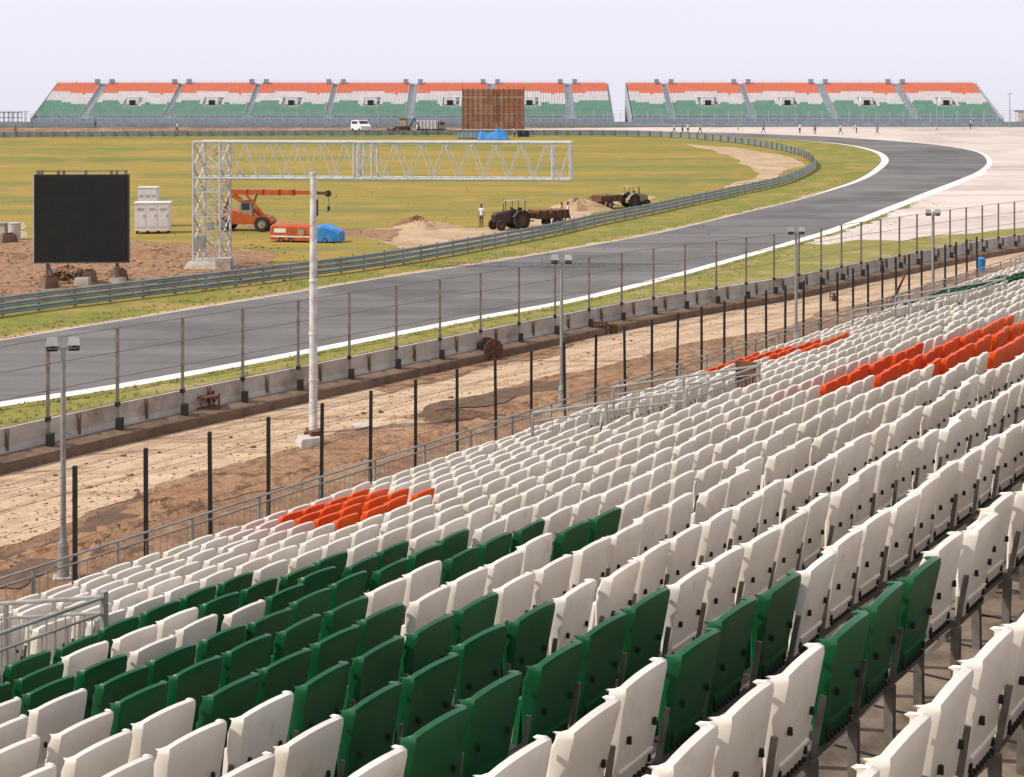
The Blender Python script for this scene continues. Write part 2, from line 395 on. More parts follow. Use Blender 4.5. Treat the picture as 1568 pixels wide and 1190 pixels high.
mb.make('stepped_decking',[M_tread,M_conc,M_steel,M_dark],parent=stand)

def seat_proto(pan_down=False):
    V=[];Fq=[];Mi=[]
    def grid(P,mi,flip=False):
        o=len(V); r=len(P);c=len(P[0])
        for row in P: V.extend(row)
        for j in range(r-1):
            for i in range(c-1):
                q=(o+j*c+i,o+j*c+i+1,o+(j+1)*c+i+1,o+(j+1)*c+i); Fq.append(q[::-1] if flip else q); Mi.append(mi)
        return o
    A=[-1,-.975,-.90,-.65,-.3,.0,.3,.65,.90,.975,1]; Yc=[.095,.050,.012,.004,.001,0,.001,.004,.012,.050,.095]
    VS=[0,.16,.38,.60,.80,.92,.98,1.0]
    rear=[];front=[]
    for v in VS:
        a_=[];b_=[]
        for a,yc in zip(A,Yc):
            hw=.238*(.85+.15*min(1,v*1.4))*(1-.018*max(0,(v-.8)/.2)**2)
            z=.34+.57*v-.018*abs(a)**2*v**3-.022*abs(a)**14*v**6
            wing=(.30+.70*min(1,v*1.5))*(1-.18*max(0,(v-.8)/.2))
            y=yc*wing-.04-.11*v+(.008 if v==.98 else .034 if v==1.0 else 0)
            a_.append((a*hw,y,z)); b_.append((a*hw*.95,y+.016,z-.010*(v>.9)))
        rear.append(a_);front.append(b_)
    r=len(VS);c=len(A)
    o1=grid(rear,-1); o2=grid(front,-1,True)
    for i in range(c-1):
        Fq.append((o1+(r-1)*c+i,o1+(r-1)*c+i+1,o2+(r-1)*c+i+1,o2+(r-1)*c+i)); Mi.append(-1)
        Fq.append((o1+i+1,o1+i,o2+i,o2+i+1)); Mi.append(-1)
    for j in range(r-1):
        Fq.append((o1+(j+1)*c,o2+(j+1)*c,o2+j*c,o1+j*c)); Mi.append(-1)
        Fq.append((o1+j*c+c-1,o2+j*c+c-1,o2+(j+1)*c+c-1,o1+(j+1)*c+c-1)); Mi.append(-1)
    def bx(cx,cy,cz,dx,dy,dz,mi,sh=0.0):
        o=len(V)
        for z in(-.5,.5):
            for x,y in((-.5,-.5),(.5,-.5),(.5,.5),(-.5,.5)): V.append((cx+x*dx,cy+y*dy+z*sh,cz+z*dz))
        for f in[(3,2,1,0),(4,5,6,7),(0,1,5,4),(1,2,6,5),(2,3,7,6),(3,0,4,7)]: Fq.append(tuple(o+k for k in f)); Mi.append(mi)
    if pan_down:
        P=[];Q=[]
        for j in range(6):
            t=j/5; row=[];row2=[]
            for i in range(7):
                a=-1+i/3; x=a*.21*(1-.12*t**3); y=.0+.42*t-.04*abs(a)**3*t**2; z=.40+.02*t+.02*abs(a)**2-.05*t**4
                row.append((x,y,z)); row2.append((x,y,z-.03))
            P.append(row);Q.append(row2)
        grid(P,-1); grid(Q,-1,True)
        bx(0,.38,.385,.36,.03,.05,-1)
    else: bx(0,.055,.52,.36,.035,.26,-1,-.03)
    bx(0,.0,.31,SP-.001,.045,.05,3)
    bx(-.255,-.02,.15,.045,.05,.30,3)
    bx(-.255,.10,.15,.03,.035,.28,3,-.24)
    bx(-.262,-.055,.47,.016,.03,.30,3,-.05)
    for sx in(-.15,.15): bx(sx,-.050,.40,.02,.02,.035,4)
    bx(.13,-.098,.60,.016,.02,.035,4); bx(-.13,-.098,.60,.016,.02,.035,4)
    for k in range(-3,4): bx(k*.045,-.050,.362,.018,.022,.022,4)
    bx(0,-.062,.445,.34,.012,.012,-1)
    return np.array(V),np.array(Fq),np.array(Mi)
def instance_mesh(name,proto,pos,rots,cols,mats,parent=None,smooth=40):
    V,Fq,Mi=proto;N=len(pos);n=len(V)
    vs=np.einsum('nij,kj->nki',rots,V)+pos[:,None,:]
    fs=(Fq[None]+ (np.arange(N)*n)[:,None,None]).reshape(-1,4)
    ms=np.where(Mi[None]<0,cols[:,None],Mi[None]).reshape(-1)
    me=bpy.data.meshes.new(name); me.from_pydata(vs.reshape(-1,3).tolist(),[],fs.tolist())
    for m in mats: me.materials.append(m)
    me.polygons.foreach_set('material_index',ms.astype(np.int32))
    if smooth:
        me.polygons.foreach_set('use_smooth',np.ones(len(fs),dtype=bool)); me.set_sharp_from_angle(angle=math.radians(smooth))
    o=bpy.data.objects.new(name,me); scene.collection.objects.link(o); o.parent=parent; return o
def seat_col(s,d):
    if d<2: return 0
    if d<3.6: return 1 if 6.5<s<8.05 else 0
    if d<4.4: return 1 if 5.5<s<8.05 else 0
    if d<5.2: return 1 if 5.8<s<8.05 else 0
    if d<6.2: return 1 if 6.4<s<8.4 else (2 if 20.6<s<24 else 0)
    if d<7.0: return 1 if (6.4<s<8.5 or 10.6<s<11.8) else (2 if 20.6<s<26 else 0)
    if d<7.9: return 1 if (6.4<s<9.2 or 9.9<s<11.8) else (2 if 20.8<s<28 else 0)
    if d<11.4:
        if 8.2<s<9.3 and 8.8<d<10.4: return 0
        if s<6.8+.1*(d-7.8): return 0
        if s<11.6-.5*(d>11): return 1
    if 11.9<d<15.9 and 14.0+.5*(d-12)<s<15.9+.66*(d-12): return 2
    if d<10.2 and 20.6<s<25.5: 
        if 8.9<d<9.5: return 0
        return 2
    if d>13 and 32<s<35: return 2
    if d>9 and 46<s<52: return 1
    return 0
R0=np.array(RS)
sets={False:([],[],[]),True:([],[],[])}
for d in rows:
    if d<.5: continue
    smax=min(79,4.4*d+10)
    n=int((smax+3.5)/SP)
    for k in range(n):
        s=-3.45+SP*k
        if inhole(s,d): continue
        c=seat_col(s,d-.15)
        down=random.random()<.02 and d>2.5
        P_,Rr,C=sets[down]
        P_.append(W(s+random.gauss(0,.008),d+random.gauss(0,.01),ztread(d))); C.append(c)
        a=random.gauss(0,.025); t=random.gauss(0,.025)
        Rr.append(R0@np.array(Matrix.Rotation(a,3,'Z')@Matrix.Rotation(t,3,'X')))
for dn,(P_,Rr,C) in sets.items():
    instance_mesh('stadium_seats_open' if dn else 'stadium_seats',seat_proto(dn),np.array([tuple(p) for p in P_]),np.array(Rr),np.array(C),[M_seatw,M_seatg,M_seato,M_steel,M_dark],stand)

mb=MB()
def rail_run(a,b,za,zb,h=1.05,bal=.15,r=.022):
    n=max(1,int(round((b-a).length/1.6)))
    for i in range(n+1):
        p=a.lerp(b,i/n); z=za+(zb-za)*i/n; mb.bar((p.x,p.y,z),(p.x,p.y,z+h),r*1.3,0,6)
    A=Vector((a.x,a.y,za));B=Vector((b.x,b.y,zb)); up=Vector((0,0,1))
    for hh in (h,h*.86,.1): mb.bar(A+up*hh,B+up*hh,r if hh==h else r*.7,0,6)
    m=int((b-a).length/bal)
    for i in range(1,m):
        p=A.lerp(B,i/m); mb.bar(p+up*.1,p+up*h*.86,.008,0,4)
v2=lambda s,d:Vector((W(s,d,0).x,W(s,d,0).y))
rail_run(v2(-4,18.5),v2(80,18.5),1.95,1.95,.92)
for a,b in HOLES:
    z1=ztread(12);z2=ztread(14.6)
    rail_run(v2(a,11.75),v2(b,11.75),z1,z1,1.15,.15,.024); rail_run(v2(b,11.75),v2(b,15.0),z1,z2,1.15,.15,.024); rail_run(v2(a,11.75),v2(a,15.0),z1,z2,1.15,.15,.024)
    for q in(a,b): mb.box(W(q,11.75,z1+.6),(.06,.06,1.22),0,RS)
mb.make('handrails',[M_galv],parent=stand)
mb=MB()
p=W(25.35,12,ztread(12)+.55); mb.box(p,(.06,.5,1.3),0,RS); mb.make('rusty_gate_plate',[M_rust],parent=stand)

mb=MB(); K=29.4
tops=[]
for i in range(-3,34):
    inv=4.577e-4+2.4e-5*i; y=inv*F*K; p=Vector((y*1514/F-K,y)); tops.append(p)
    R=Matrix.Rotation(random.gauss(0,.008),3,'Y')@Matrix.Rotation(random.gauss(0,.008),3,'X')
    mb.box((p.x,p.y,1.25),(.085,.085,2.55),0,R); mb.box((p.x,p.y,.03),(.3,.3,.1),1)
for z in (.5,1.0,1.5,2.0,2.35): mb.bar((tops[0].x,tops[0].y,z),(tops[-1].x,tops[-1].y,z),.005,0,4)
for z in np.arange(.12,1.7,.12): mb.bar((tops[0].x,tops[0].y,z),(tops[-1].x,tops[-1].y,z),.0022,2,3)
mb.make('post_and_wire_fence',[M_black,M_conc,M_galv])

# ------------------------------------------------------------ floodlight poles & tall mast
def flood(px,Y):
    x=(px-CX)/F*Y; mb=MB()
    mb.bar((0,0,0),(0,0,.7),.13,0,12,.11); mb.bar((0,0,.7),(0,0,.85),.11,0,12,.06); mb.bar((0,0,.85),(0,0,4.85),.062,0,12,.05)
    mb.box((0,0,.02),(.4,.4,.06),2)
    mb.bar((-.3,0,4.85),(.3,0,4.85),.03,0,8)
    mb.bar((0,0,3.1),(.22,0,3.0),.02,0,6)
    for sx in(-.22,.22):
        R=Matrix.Rotation(math.radians(-25),3,'X')
        mb.box((sx,-.02,4.98),(.26,.16,.2),0,R,(.8,.7)); mb.box((sx,.0,4.86),(.22,.02,.14),1,R); mb.box((sx+.02,-.1,4.93),(.10,.02,.12),1,R)
    mb.make('floodlight_pole',[M_galv,M_dark,M_conc],(x,Y,T(Y)),.3*random.uniform(-1,1),smooth=40)
flood(97,30);flood(862,46.4);flood(1222,56.8);flood(1432,66.3)
mb=MB(); mb.bar((0,0,0),(0,0,4),.13,0,14,.12);mb.bar((0,0,4),(0,0,7.85),.12,0,14,.095); mb.box((0,0,.04),(.5,.5,.09),1); mb.bar((0,0,7.85),(0,0,7.93),.11,0,14)
for z in (1.6,3.0,4.6): mb.bar((0,0,z),(0,0,z+.06),.14,0,14)
mb.bar((.12,0,6.6),(.12,0,7.1),.03,1,6)
p=G(481,665); mb.make('steel_mast',[M_polew,M_rust],(p.x,p.y,0),smooth=40)
mb=MB(); mb.box((0,0,.12),(.7,.7,.24),0,None,(.8,.8)); mb.box((.2,.1,.3),(.3,.25,.15),1); p=G(475,683); mb.make('concrete_footing',[M_conc,M_rust],(p.x,p.y,0),.4)

# ------------------------------------------------------------ gantry
mb=MB()
def lattice(o,ex,ey,ez,w,d,h,n,r,rb,mi=0):
    c=[(0,0),(w,0),(w,d),(0,d)]
    P=lambda k,t:o+ex*c[k%4][0]+ey*c[k%4][1]+ez*t
    for k in range(4): mb.bar(P(k,0),P(k,h),r,mi,6)
    for i in range(n):
        a=h*i/n;b=h*(i+1)/n
        for k in range(4):
            mb.bar(P(k,b),P(k+1,b),rb,mi,4); mb.bar(P(k,a),P(k+1,b),rb,mi,4); mb.bar(P(k+1,a),P(k,b),rb,mi,4)
X=Vector((1,0,0));Yv=Vector((0,1,0));Z=Vector((0,0,1))
lattice(Vector((0,0,.1)),X,Yv,Z,1.65,2.2,7.6,5,.085,.05)
c=[(0,5.5),(0,7.7),(1.9,5.5),(1.9,7.7)]
Lb=23.0;n=14
for y,z in c: mb.bar((0,y,z),(Lb,y,z),.075,0,6)
for y in(0,1.9):
    for i in range(n):
        a=1.7+(Lb-1.7)*i/n;b=1.7+(Lb-1.7)*(i+1)/n;m_=(a+b)/2
        mb.bar((a,y,7.7),(m_,y,5.5),.042,0,4);mb.bar((m_,y,5.5),(b,y,7.7),.042,0,4)
    for xx in (9.9,10.15,11.0,21.9,22.95): mb.bar((xx,y,5.5),(xx,y,7.7),.07,0,6)
for i in range(n+1):
    a=1.7+(Lb-1.7)*i/n
    for z in(5.5,7.7): mb.bar((a,0,z),(a,1.9,z),.03,0,4)
    if i<n:
        for z in(5.5,7.7): mb.bar((a,0,z),(a+(Lb-1.7)/n,1.9,z),.025,0,4)
mb.box((.8,1.1,.2),(2.6,3.0,.4),1,None,(.85,.85)); mb.box((2.0,-.3,.35),(.9,.7,.7),1)
mb.box((.5,-.12,1.6),(.5,.25,.8),2); mb.box((1.1,-.12,2.6),(.35,.25,.5),2)
p=G(297,412); mb.make('signal_gantry',[M_truss,M_conc,M_galv],(p.x,p.y,0),math.radians(-5))

# ------------------------------------------------------------ video screen
mb=MB()
mb.box((0,0,3.68),(5.15,.35,4.85),0); mb.box((0,-.181,3.68),(4.95,.012,4.65),1)
for i in range(1,5): mb.box((-2.475+i*.99,-.189,3.68),(.012,.006,4.6),0)
for j in range(1,5): mb.box((0,-.192,1.36+j*.93),(4.9,.006,.012),0)
mb.box((-2.595,-.0,3.68),(.05,.39,4.9),2); mb.box((0,0,1.22),(5.2,.38,.05),3)
for i in range(-12,13): mb.box((i*.2,.22,3.68),(.02,.08,4.8),3)
for x in(-1.9,1.9):
    mb.box((x,.1,.6),(.16,.16,1.2),3); mb.bar((x,.1,1.2),(x,1.6,.05),.05,3); mb.box((x,.2,.18),(.9,.7,.36),4,None,(.85,.85))
mb.box((0,.1,.18),(.8,.7,.4),4,None,(.9,.9))
for x in(-2.4,-2.2,-1.3,-1.0,.2,1.6,1.9,2.4): mb.box((x,0,6.22),(.12,.2,.24),3)
mb.bar((-2.5,0,6.3),(2.5,0,6.3),.03,3)
p=G(126,437); mb.make('video_screen',[M_black,M_screen,M_truss,M_post,M_conc],(p.x,p.y,0),math.radians(3))
def cabinet(px,py,w,d,h,rz=.15):
    mb=MB(); mb.box((0,0,h/2+.25),(w,d,h),0); mb.box((0,0,h+.29),(w*1.06,d*1.06,.08),0)
    for i in range(3):
        x=-w*.33+i*w*.33; mb.box((x,-d/2-.012,h*.55+.25),(w*.28,.02,h*.8),0)
        mb.box((x+w*.1,-d/2-.03,h*.55+.25),(.04,.03,.2),2)
        for k in range(4): mb.box((x,-d/2-.028,h*.75+.25+k*.06),(w*.2,.01,.02),1)
    for x in(-w*.45,-w*.15,w*.15,w*.45): mb.box((x,-d*.3,.125),(.12,.12,.25),2); mb.box((x,d*.3,.125),(.12,.12,.25),2)
    p=G(px,py); return mb.make('electrical_cabinet',[M_fw,M_galv,M_dark],(p.x,p.y,T(p.y)),rz)
cabinet(235,358,2.6,1.6,2.1); cabinet(228,348,1.5,1.2,2.9,.1)
mb=MB(); mb.bar((0,0,0),(0,0,1.2),.45,0,16); mb.bar((.0,0,1.2),(0,0,1.25),.48,0,16); mb.box((-1.2,.1,.6),(1.2,.8,1.2),0,None,(.95,.95)); mb.box((-1.2,.1,1.23),(1.3,.9,.06),1)
p=G(22,368); mb.make('water_tank',[M_conc,M_galv],(p.x,p.y,0),smooth=40)
for px,py,w in((75,442,.9),(137,432,.8),(182,430,.9),(12,372,1.3)):
    mb=MB(); mb.box((0,0,.3),(w,.7,.6),0,None,(.75,.75)); mb.box((0,0,.64),(w*.5,.4,.1),1); p=G(px,py); mb.make('concrete_block',[M_concbr,M_rust],(p.x,p.y,0),random.random())
mb=MB()
for i in range(9): mb.ball((random.uniform(-.9,.9),random.uniform(-.4,.4),random.uniform(.1,.5)),random.uniform(.15,.35),i%2,7,5,(1,1,.8),.2)
p=G(102,430); mb.make('rubble_pile',[M_concbr,M_rust_dirt],(p.x,p.y,0))

# ------------------------------------------------------------ mobile crane
mb=MB()
prof=[(-2.2,.75),(-2.2,1.5),(-1.2,1.75),(.6,1.25),(2.0,1.15),(2.3,.8),(2.1,.55),(-1.9,.55)]
mb.loft([[Vector((x,y,z)) for x,z in prof] for y in(-.75,.75)],0)
for x,R in((-1.5,.55),(1.5,.6)):
    for y in(-.85,.85): mb.wheel((x,y,R),(0,1,0),R,.38,1,2)
mb.loft([[Vector((-.4,y,1.3)),Vector((.7,y,1.2)),Vector((.55,y,2.35)),Vector((-.3,y,2.4))] for y in(-.72,-.1)],2)
mb.box((.16,-.73,1.95),(.65,.01,.55),3); mb.box((.15,-.4,2.42),(1.05,.75,.06),0)
for y in(-.1,.35):
    mb.bar((1.6,y,1.0),(-1.3,y,2.9),.13,0,6); mb.bar((-1.9,y,1.3),(-1.3,y,2.9),.09,0,6); mb.bar((.2,y,1.2),(.8,y,2.95),.07,2,6)
mb.bar((1.9,-.74,1.0),(.2,-.74,2.9),.10,0,6)
mb.box((1.2,.12,3.02),(5.4,.42,.42),0); mb.box((4.6,.12,3.02),(2.2,.3,.3),0); mb.box((6.1,.12,2.98),(.9,.24,.24),4)
for x in(-1.2,.1,1.4,2.7,3.8): mb.box((x,.12,3.02),(.08,.47,.47),4)
mb.rev(Vector((6.55,.12,2.95)),Vector((0,1,0)),[(-.08,.05),(-.08,.26),(.08,.26),(.08,.05)],14,1)
mb.bar((6.6,.12,2.8),(6.6,.12,1.9),.02,1); mb.box((6.6,.12,1.8),(.2,.12,.3),1); mb.bar((6.6,.12,1.65),(6.5,.12,1.5),.04,1)
mb.box((-2.0,0,1.75),(.7,1.2,.5),2,None,(.8,.9))
p=G(378,354); mb.make('mobile_crane',[M_orange,M_tyre,M_tan2,M_glass,M_rust],(p.x,p.y,T(p.y)),math.radians(-6),smooth=30)

# ------------------------------------------------------------ tank trailer red / blue
mb=MB()
ring=lambda x,w,z0,z1:[Vector((x,-w,z0)),Vector((x,w,z0)),Vector((x,w,z1-.15)),Vector((x,w*.75,z1)),Vector((x,-w*.75,z1)),Vector((x,-w,z1-.15))]
mb.loft([ring(-2.5,.75,.2,1.15),ring(-2.3,.8,.15,1.3),ring(.9,.8,.12,1.25),ring(1.0,.78,.12,1.2)],0)
mb.loft([ring(1.03,.80,.12,1.22),ring(1.5,.82,.1,1.3),ring(2.2,.76,.1,1.05),ring(2.75,.6,.12,.8)],1)
mb.box((-.8,-.815,.42),(3.2,.02,.10),2); mb.box((-.1,-.82,.72),(.5,.02,.5),3); mb.box((-1.7,-.82,.85),(.9,.02,.3),2)
for x in(-1.6,-.9,1.7):
    for y in(-.72,.72): mb.wheel((x,y,.2),(0,1,0),.2,.2,5,3)
p=G(470,371); mb.make('tank_trailer',[M_orange,M_blue,M_white,M_tan2,M_glass,M_tyre],(p.x,p.y,T(p.y)),math.radians(-12),smooth=30)

# ------------------------------------------------------------ tractors with trailers
def tractor(px,py,rz,c,sc=1.0):
    mb=MB()
    mb.loft([[Vector((x,-w,z0)),Vector((x,w,z0)),Vector((x,w,z1-.1)),Vector((x,w*.7,z1)),Vector((x,-w*.7,z1)),Vector((x,-w,z1-.1))] for x,w,z0,z1 in((1.85,.24,.7,1.2),(1.7,.3,.6,1.38),(.5,.33,.6,1.5),(.3,.33,.6,1.5))],0)
    mb.box((1.86,0,.95),(.03,.4,.4),1); mb.box((-.1,0,.75),(1.5,.5,.5),0)
    for y in(-.72,.72):
        mb.wheel((-.4,y,.72),(0,1,0),.72,.4,2,5); mb.wheel((1.45,y*.85,.42),(0,1,0),.42,.22,2,5)
        mb.loft([[Vector((-.4+.85*math.cos(a),y+s_,.72+.85*math.sin(a))) for a in [math.radians(q) for q in(20,60,100,140,170)] ]+[Vector((-.4+.8*math.cos(a),y+s_,.72+.8*math.sin(a))) for a in [math.radians(q) for q in(170,140,100,60,20)]] for s_ in(-.2,.2)],0)
    mb.bar((1.0,.2,1.45),(1.0,.2,2.1),.035,1); mb.box((-.45,0,1.2),(.5,.5,.12),1); mb.box((-.68,0,1.45),(.1,.5,.5),1)
    mb.bar((.35,0,1.4),(.1,0,1.65),.02,1); mb.bar((.1,0,1.65),(.08,0,1.68),.18,1,12)
    for x in(-.85,.35):
        for y in(-.5,.5): mb.bar((x,y,1.2),(x,y,2.25),.03,1)
    mb.box((-.25,0,2.29),(1.5,1.25,.07),4,None,(.9,.9))
    mb.bar((-1.1,0,.55),(-2.0,0,.6),.05,1); mb.box((-3.4,0,.82),(2.9,1.7,.12),5)
    for y in(-.84,.84): mb.box((-3.4,y,1.15),(2.9,.05,.55),5)
    for x in(-1.97,-4.83): mb.box((x,0,1.15),(.05,1.7,.55),5)
    for x in(-2.1,-2.8,-3.5,-4.2,-4.7):
        for y in(-.88,.88): mb.box((x,y,1.13),(.06,.05,.66),1)
    for y in(-.8,.8): mb.wheel((-3.7,y,.42),(0,1,0),.42,.22,2,3)
    for i in range(14): mb.ball((-3.4+random.uniform(-1.2,1.2),random.uniform(-.6,.6),1.3),random.uniform(.2,.4),6,6,4,(1,1,.7),.2)
    p=G(px,py); o=mb.make('farm_tractor_with_trailer',[c,M_black,M_tyre,M_tan2,M_tan2,M_rust,M_rust_dirt],(p.x,p.y,T(p.y)),rz,smooth=30); o.scale=(sc,)*3
tractor(787,352,math.radians(212),M_trunk,1.0); tractor(972,318,math.radians(32),M_tan2,.86)
def truck(px,py,rz,c,name,h=1.6):
    mb=MB(); mb.box((0,0,.65),(5,1.9,.25),1)
    mb.loft([[Vector((2.5,y,.6)),Vector((2.5,y,1.3)),Vector((2.2,y,2.2)),Vector((1.2,y,2.25)),Vector((1.2,y,.6))] for y in(-.95,.95)],0)
    mb.box((1.8,-.955,1.75),(.7,.02,.5),2); mb.box((2.38,0,1.75),(.05,1.6,.5),2,Matrix.Rotation(-.3,3,'Y'))
    mb.box((-.75,0,.8+h/2),(3.5,1.95,h),3)
    for k in range(6): mb.box((-2.3+k*.62,-.99,.8+h/2),(.07,.04,h),1)
    for x in(-1.6,-.9,1.7):
        for y in(-.85,.85): mb.wheel((x,y,.45),(0,1,0),.45,.28,4,1)
    p=G(px,py); mb.make(name,[c,M_black,M_glass,M_fw if h>1.2 else M_tan2,M_tyre],(p.x,p.y,T(p.y)),rz,smooth=30)
truck(662,205,math.radians(10),M_tan2,'cargo_truck',1.5)
mb=MB()
mb.loft([[Vector((x,y*.9 if z>1.3 else y,z)) for x,z in((-1.9,.4),(-1.95,1.1),(-1.8,1.85),(.6,1.9),(1.3,1.2),(1.95,1.0),(2.0,.4))] for y in(-.85,.85)],0)
mb.box((-.5,-.83,1.5),(2.0,.03,.4),1); mb.box((.98,0,1.55),(.05,1.4,.6),1,Matrix.Rotation(-.8,3,'Y'))
for x in(-1.3,1.3):
    for y in(-.8,.8): mb.wheel((x,y,.33),(0,1,0),.33,.2,2,1)
p=G(554,203); o=mb.make('white_van',[M_fw,M_glass,M_tyre],(p.x,p.y,T(p.y)),math.radians(-60),smooth=30); o.scale=(1.15,)*3
mb=MB(); mb.box((0,0,1.0),(2.6,1.0,.7),0,None,(.9,.9)); mb.box((-.3,0,2.0),(1.2,1.2,1.3),3,None,(.85,.85)); mb.box((-.3,0,2.7),(1.4,1.3,.1),0)
for y in(-.75,.75): mb.wheel((-.7,y,.7),(0,1,0),.7,.4,1,0); mb.wheel((1.1,y,.48),(0,1,0),.48,.3,1,0); mb.bar((.5,y,1.3),(2.4,y,.5),.08,0)
mb.loft([[Vector((2.3,y,.2)),Vector((2.9,y,.15)),Vector((2.5,y,.6)),Vector((2.35,y,.95))] for y in(-1,1)],2)
mb.bar((-1.3,0,1),(-2.2,0,2.8),.12,0); mb.bar((-2.2,0,2.8),(-3.0,0,1.4),.1,0); mb.box((-3.0,0,1.1),(.5,.5,.5),2,None,(.6,1))
p=G(617,206); mb.make('backhoe_loader',[M_trunk,M_tyre,M_rust,M_tan2],(p.x,p.y,T(p.y)),math.radians(170),smooth=30)
truck(175,193,math.radians(5),M_fw,'cargo_truck',1.0)
mb=MB(); n=24;m_=8
vs=[];fs=[]
for j in range(m_+1):
    for i in range(n+1):
        x=-2.6+5.2*i/n;y=-1.3+2.6*j/m_; e=min(1,min(i,n-i)/2.5)*min(1,min(j,m_-j)/2)
        vs.append((x+random.uniform(-.05,.05),y,e*(1.15+.22*math.sin(i*.45+1)+.14*random.random()+.3*(i>14))))
for j in range(m_):
    for i in range(n): a=j*(n+1)+i; fs.append((a,a+1,a+n+2,a+n+1))
mb.add(vs,fs); p=G(757,214); mb.make('blue_tarpaulin',[M_blue],(p.x,p.y,T(p.y)),smooth=50)
mb=MB(); mb.box((0,0,.75),(4.2,1.6,1.3),0,None,(.97,.95)); mb.box((0,0,1.44),(4.4,1.8,.08),1)
for k in range(6): mb.box((-1.8+k*.7,-.81,.8),(.08,.05,1.2),1)
p=G(722,213); mb.make('site_container',[M_bluegrey,M_galv],(p.x,p.y,T(p.y)))
for px,w in((798,1.2),(808,.8)):
    mb=MB(); mb.bar((0,0,0),(0,0,1),.4,0,12); mb.box((0.2,.5,.5),(w,.6,1.0),1,None,(.8,.8)); p=G(px,210); mb.make('oil_drum',[M_black,M_blue],(p.x,p.y,T(p.y)))

mb=MB(); w=11.0;h=7.2
for i in range(6):
    for j in range(5):
        mb.box((-w/2+w/6*(i+.5),random.uniform(-.02,.02),.5+h/5*(j+.5)),(w/6-.05,.06,h/5-.05),0 if random.random()<.8 else 2)
for i in range(13):
    x=-w/2+w*i/12; mb.bar((x,-.12,0),(x,-.12,h+.6+random.uniform(0,.6)),.035,1,5)
    if i%3==0: mb.bar((x,1.8,0),(x,1.8,h+.6),.06,1,5); mb.bar((x,-.1,h),(x,1.8,0),.05,1,5)
for j in range(9): mb.bar((-w/2,-.16,.4+j*.88),(w/2,-.16,.4+j*.88),.022,1,5)
mb.box((.6,-.15,h*.62),(.12,.05,h*.8),1)
M_b2=mat('brown_board_faded',(.42,.25,.16),(.34,.18,.11),1.2,.8)
p=G(757,203); mb.make('scaffold_billboard',[M_brown,M_rust,M_b2],(p.x,p.y,T(p.y)))

# ------------------------------------------------------------ cable drum & junk
def drum(px,py,R,rz):
    mb=MB(); 
    for y in(-.3,.3): mb.rev(Vector((0,y,R)),Vector((0,1,0)),[(-.03,.0),(-.03,R),(.03,R),(.03,0)],20,0)
    mb.bar((0,-.3,R),(0,.3,R),R*.6,1,16); 
    for k in range(6):
        a=k*math.pi/3; mb.bar((math.cos(a)*R*.3,-.335,R+math.sin(a)*R*.3),(math.cos(a)*R*.85,-.335,R+math.sin(a)*R*.85),.02,1,4)
    p=G(px,py); mb.make('cable_drum',[M_rust,M_black],(p.x,p.y,0),rz,smooth=40)
drum(752,552,.42,.5)
def junk(px,py,s):
    mb=MB()
    mb.box((0,0,.4*s),(.7*s,.5*s,.06),0); mb.box((0,0,.75*s),(.6*s,.5*s,.05),0)
    for x in(-.3,.3):
        for y in(-.22,.22): mb.bar((x*s,y*s,0),(x*s,y*s,.85*s),.035,0,5)
    mb.bar((-.3*s,-.22*s,0),(.3*s,-.22*s,.8*s),.03,0,5); mb.box((.05,0,.2*s),(.5*s,.4*s,.3*s),1,None,(.8,.7))
    p=G(px,py); mb.make('rusty_frame',[M_rust,M_concbr],(p.x,p.y,0),.6)
junk(318,645,1.0);junk(922,514,.7);junk(940,512,.5);junk(1490,380,.6);junk(1280,462,.5)
mb=MB(); mb.rev(Vector((0,0,0)),Vector((0,0,1)),[(0,.02),(0,.22),(.75,.27),(.8,.29),(.82,.2),(.9,.1),(.92,0.01)],14,0); p=G(1506,418); mb.make('litter_bin',[M_blue],(p.x,p.y,0),smooth=30)
mb=MB(); mb.bar((0,0,0),(1.0,0,1.9),.04,0); mb.bar((1.0,0,1.9),(.2,.1,.0),.03,0); p=G(1360,478); mb.make('leaning_post',[M_rust],(p.x,p.y,0))

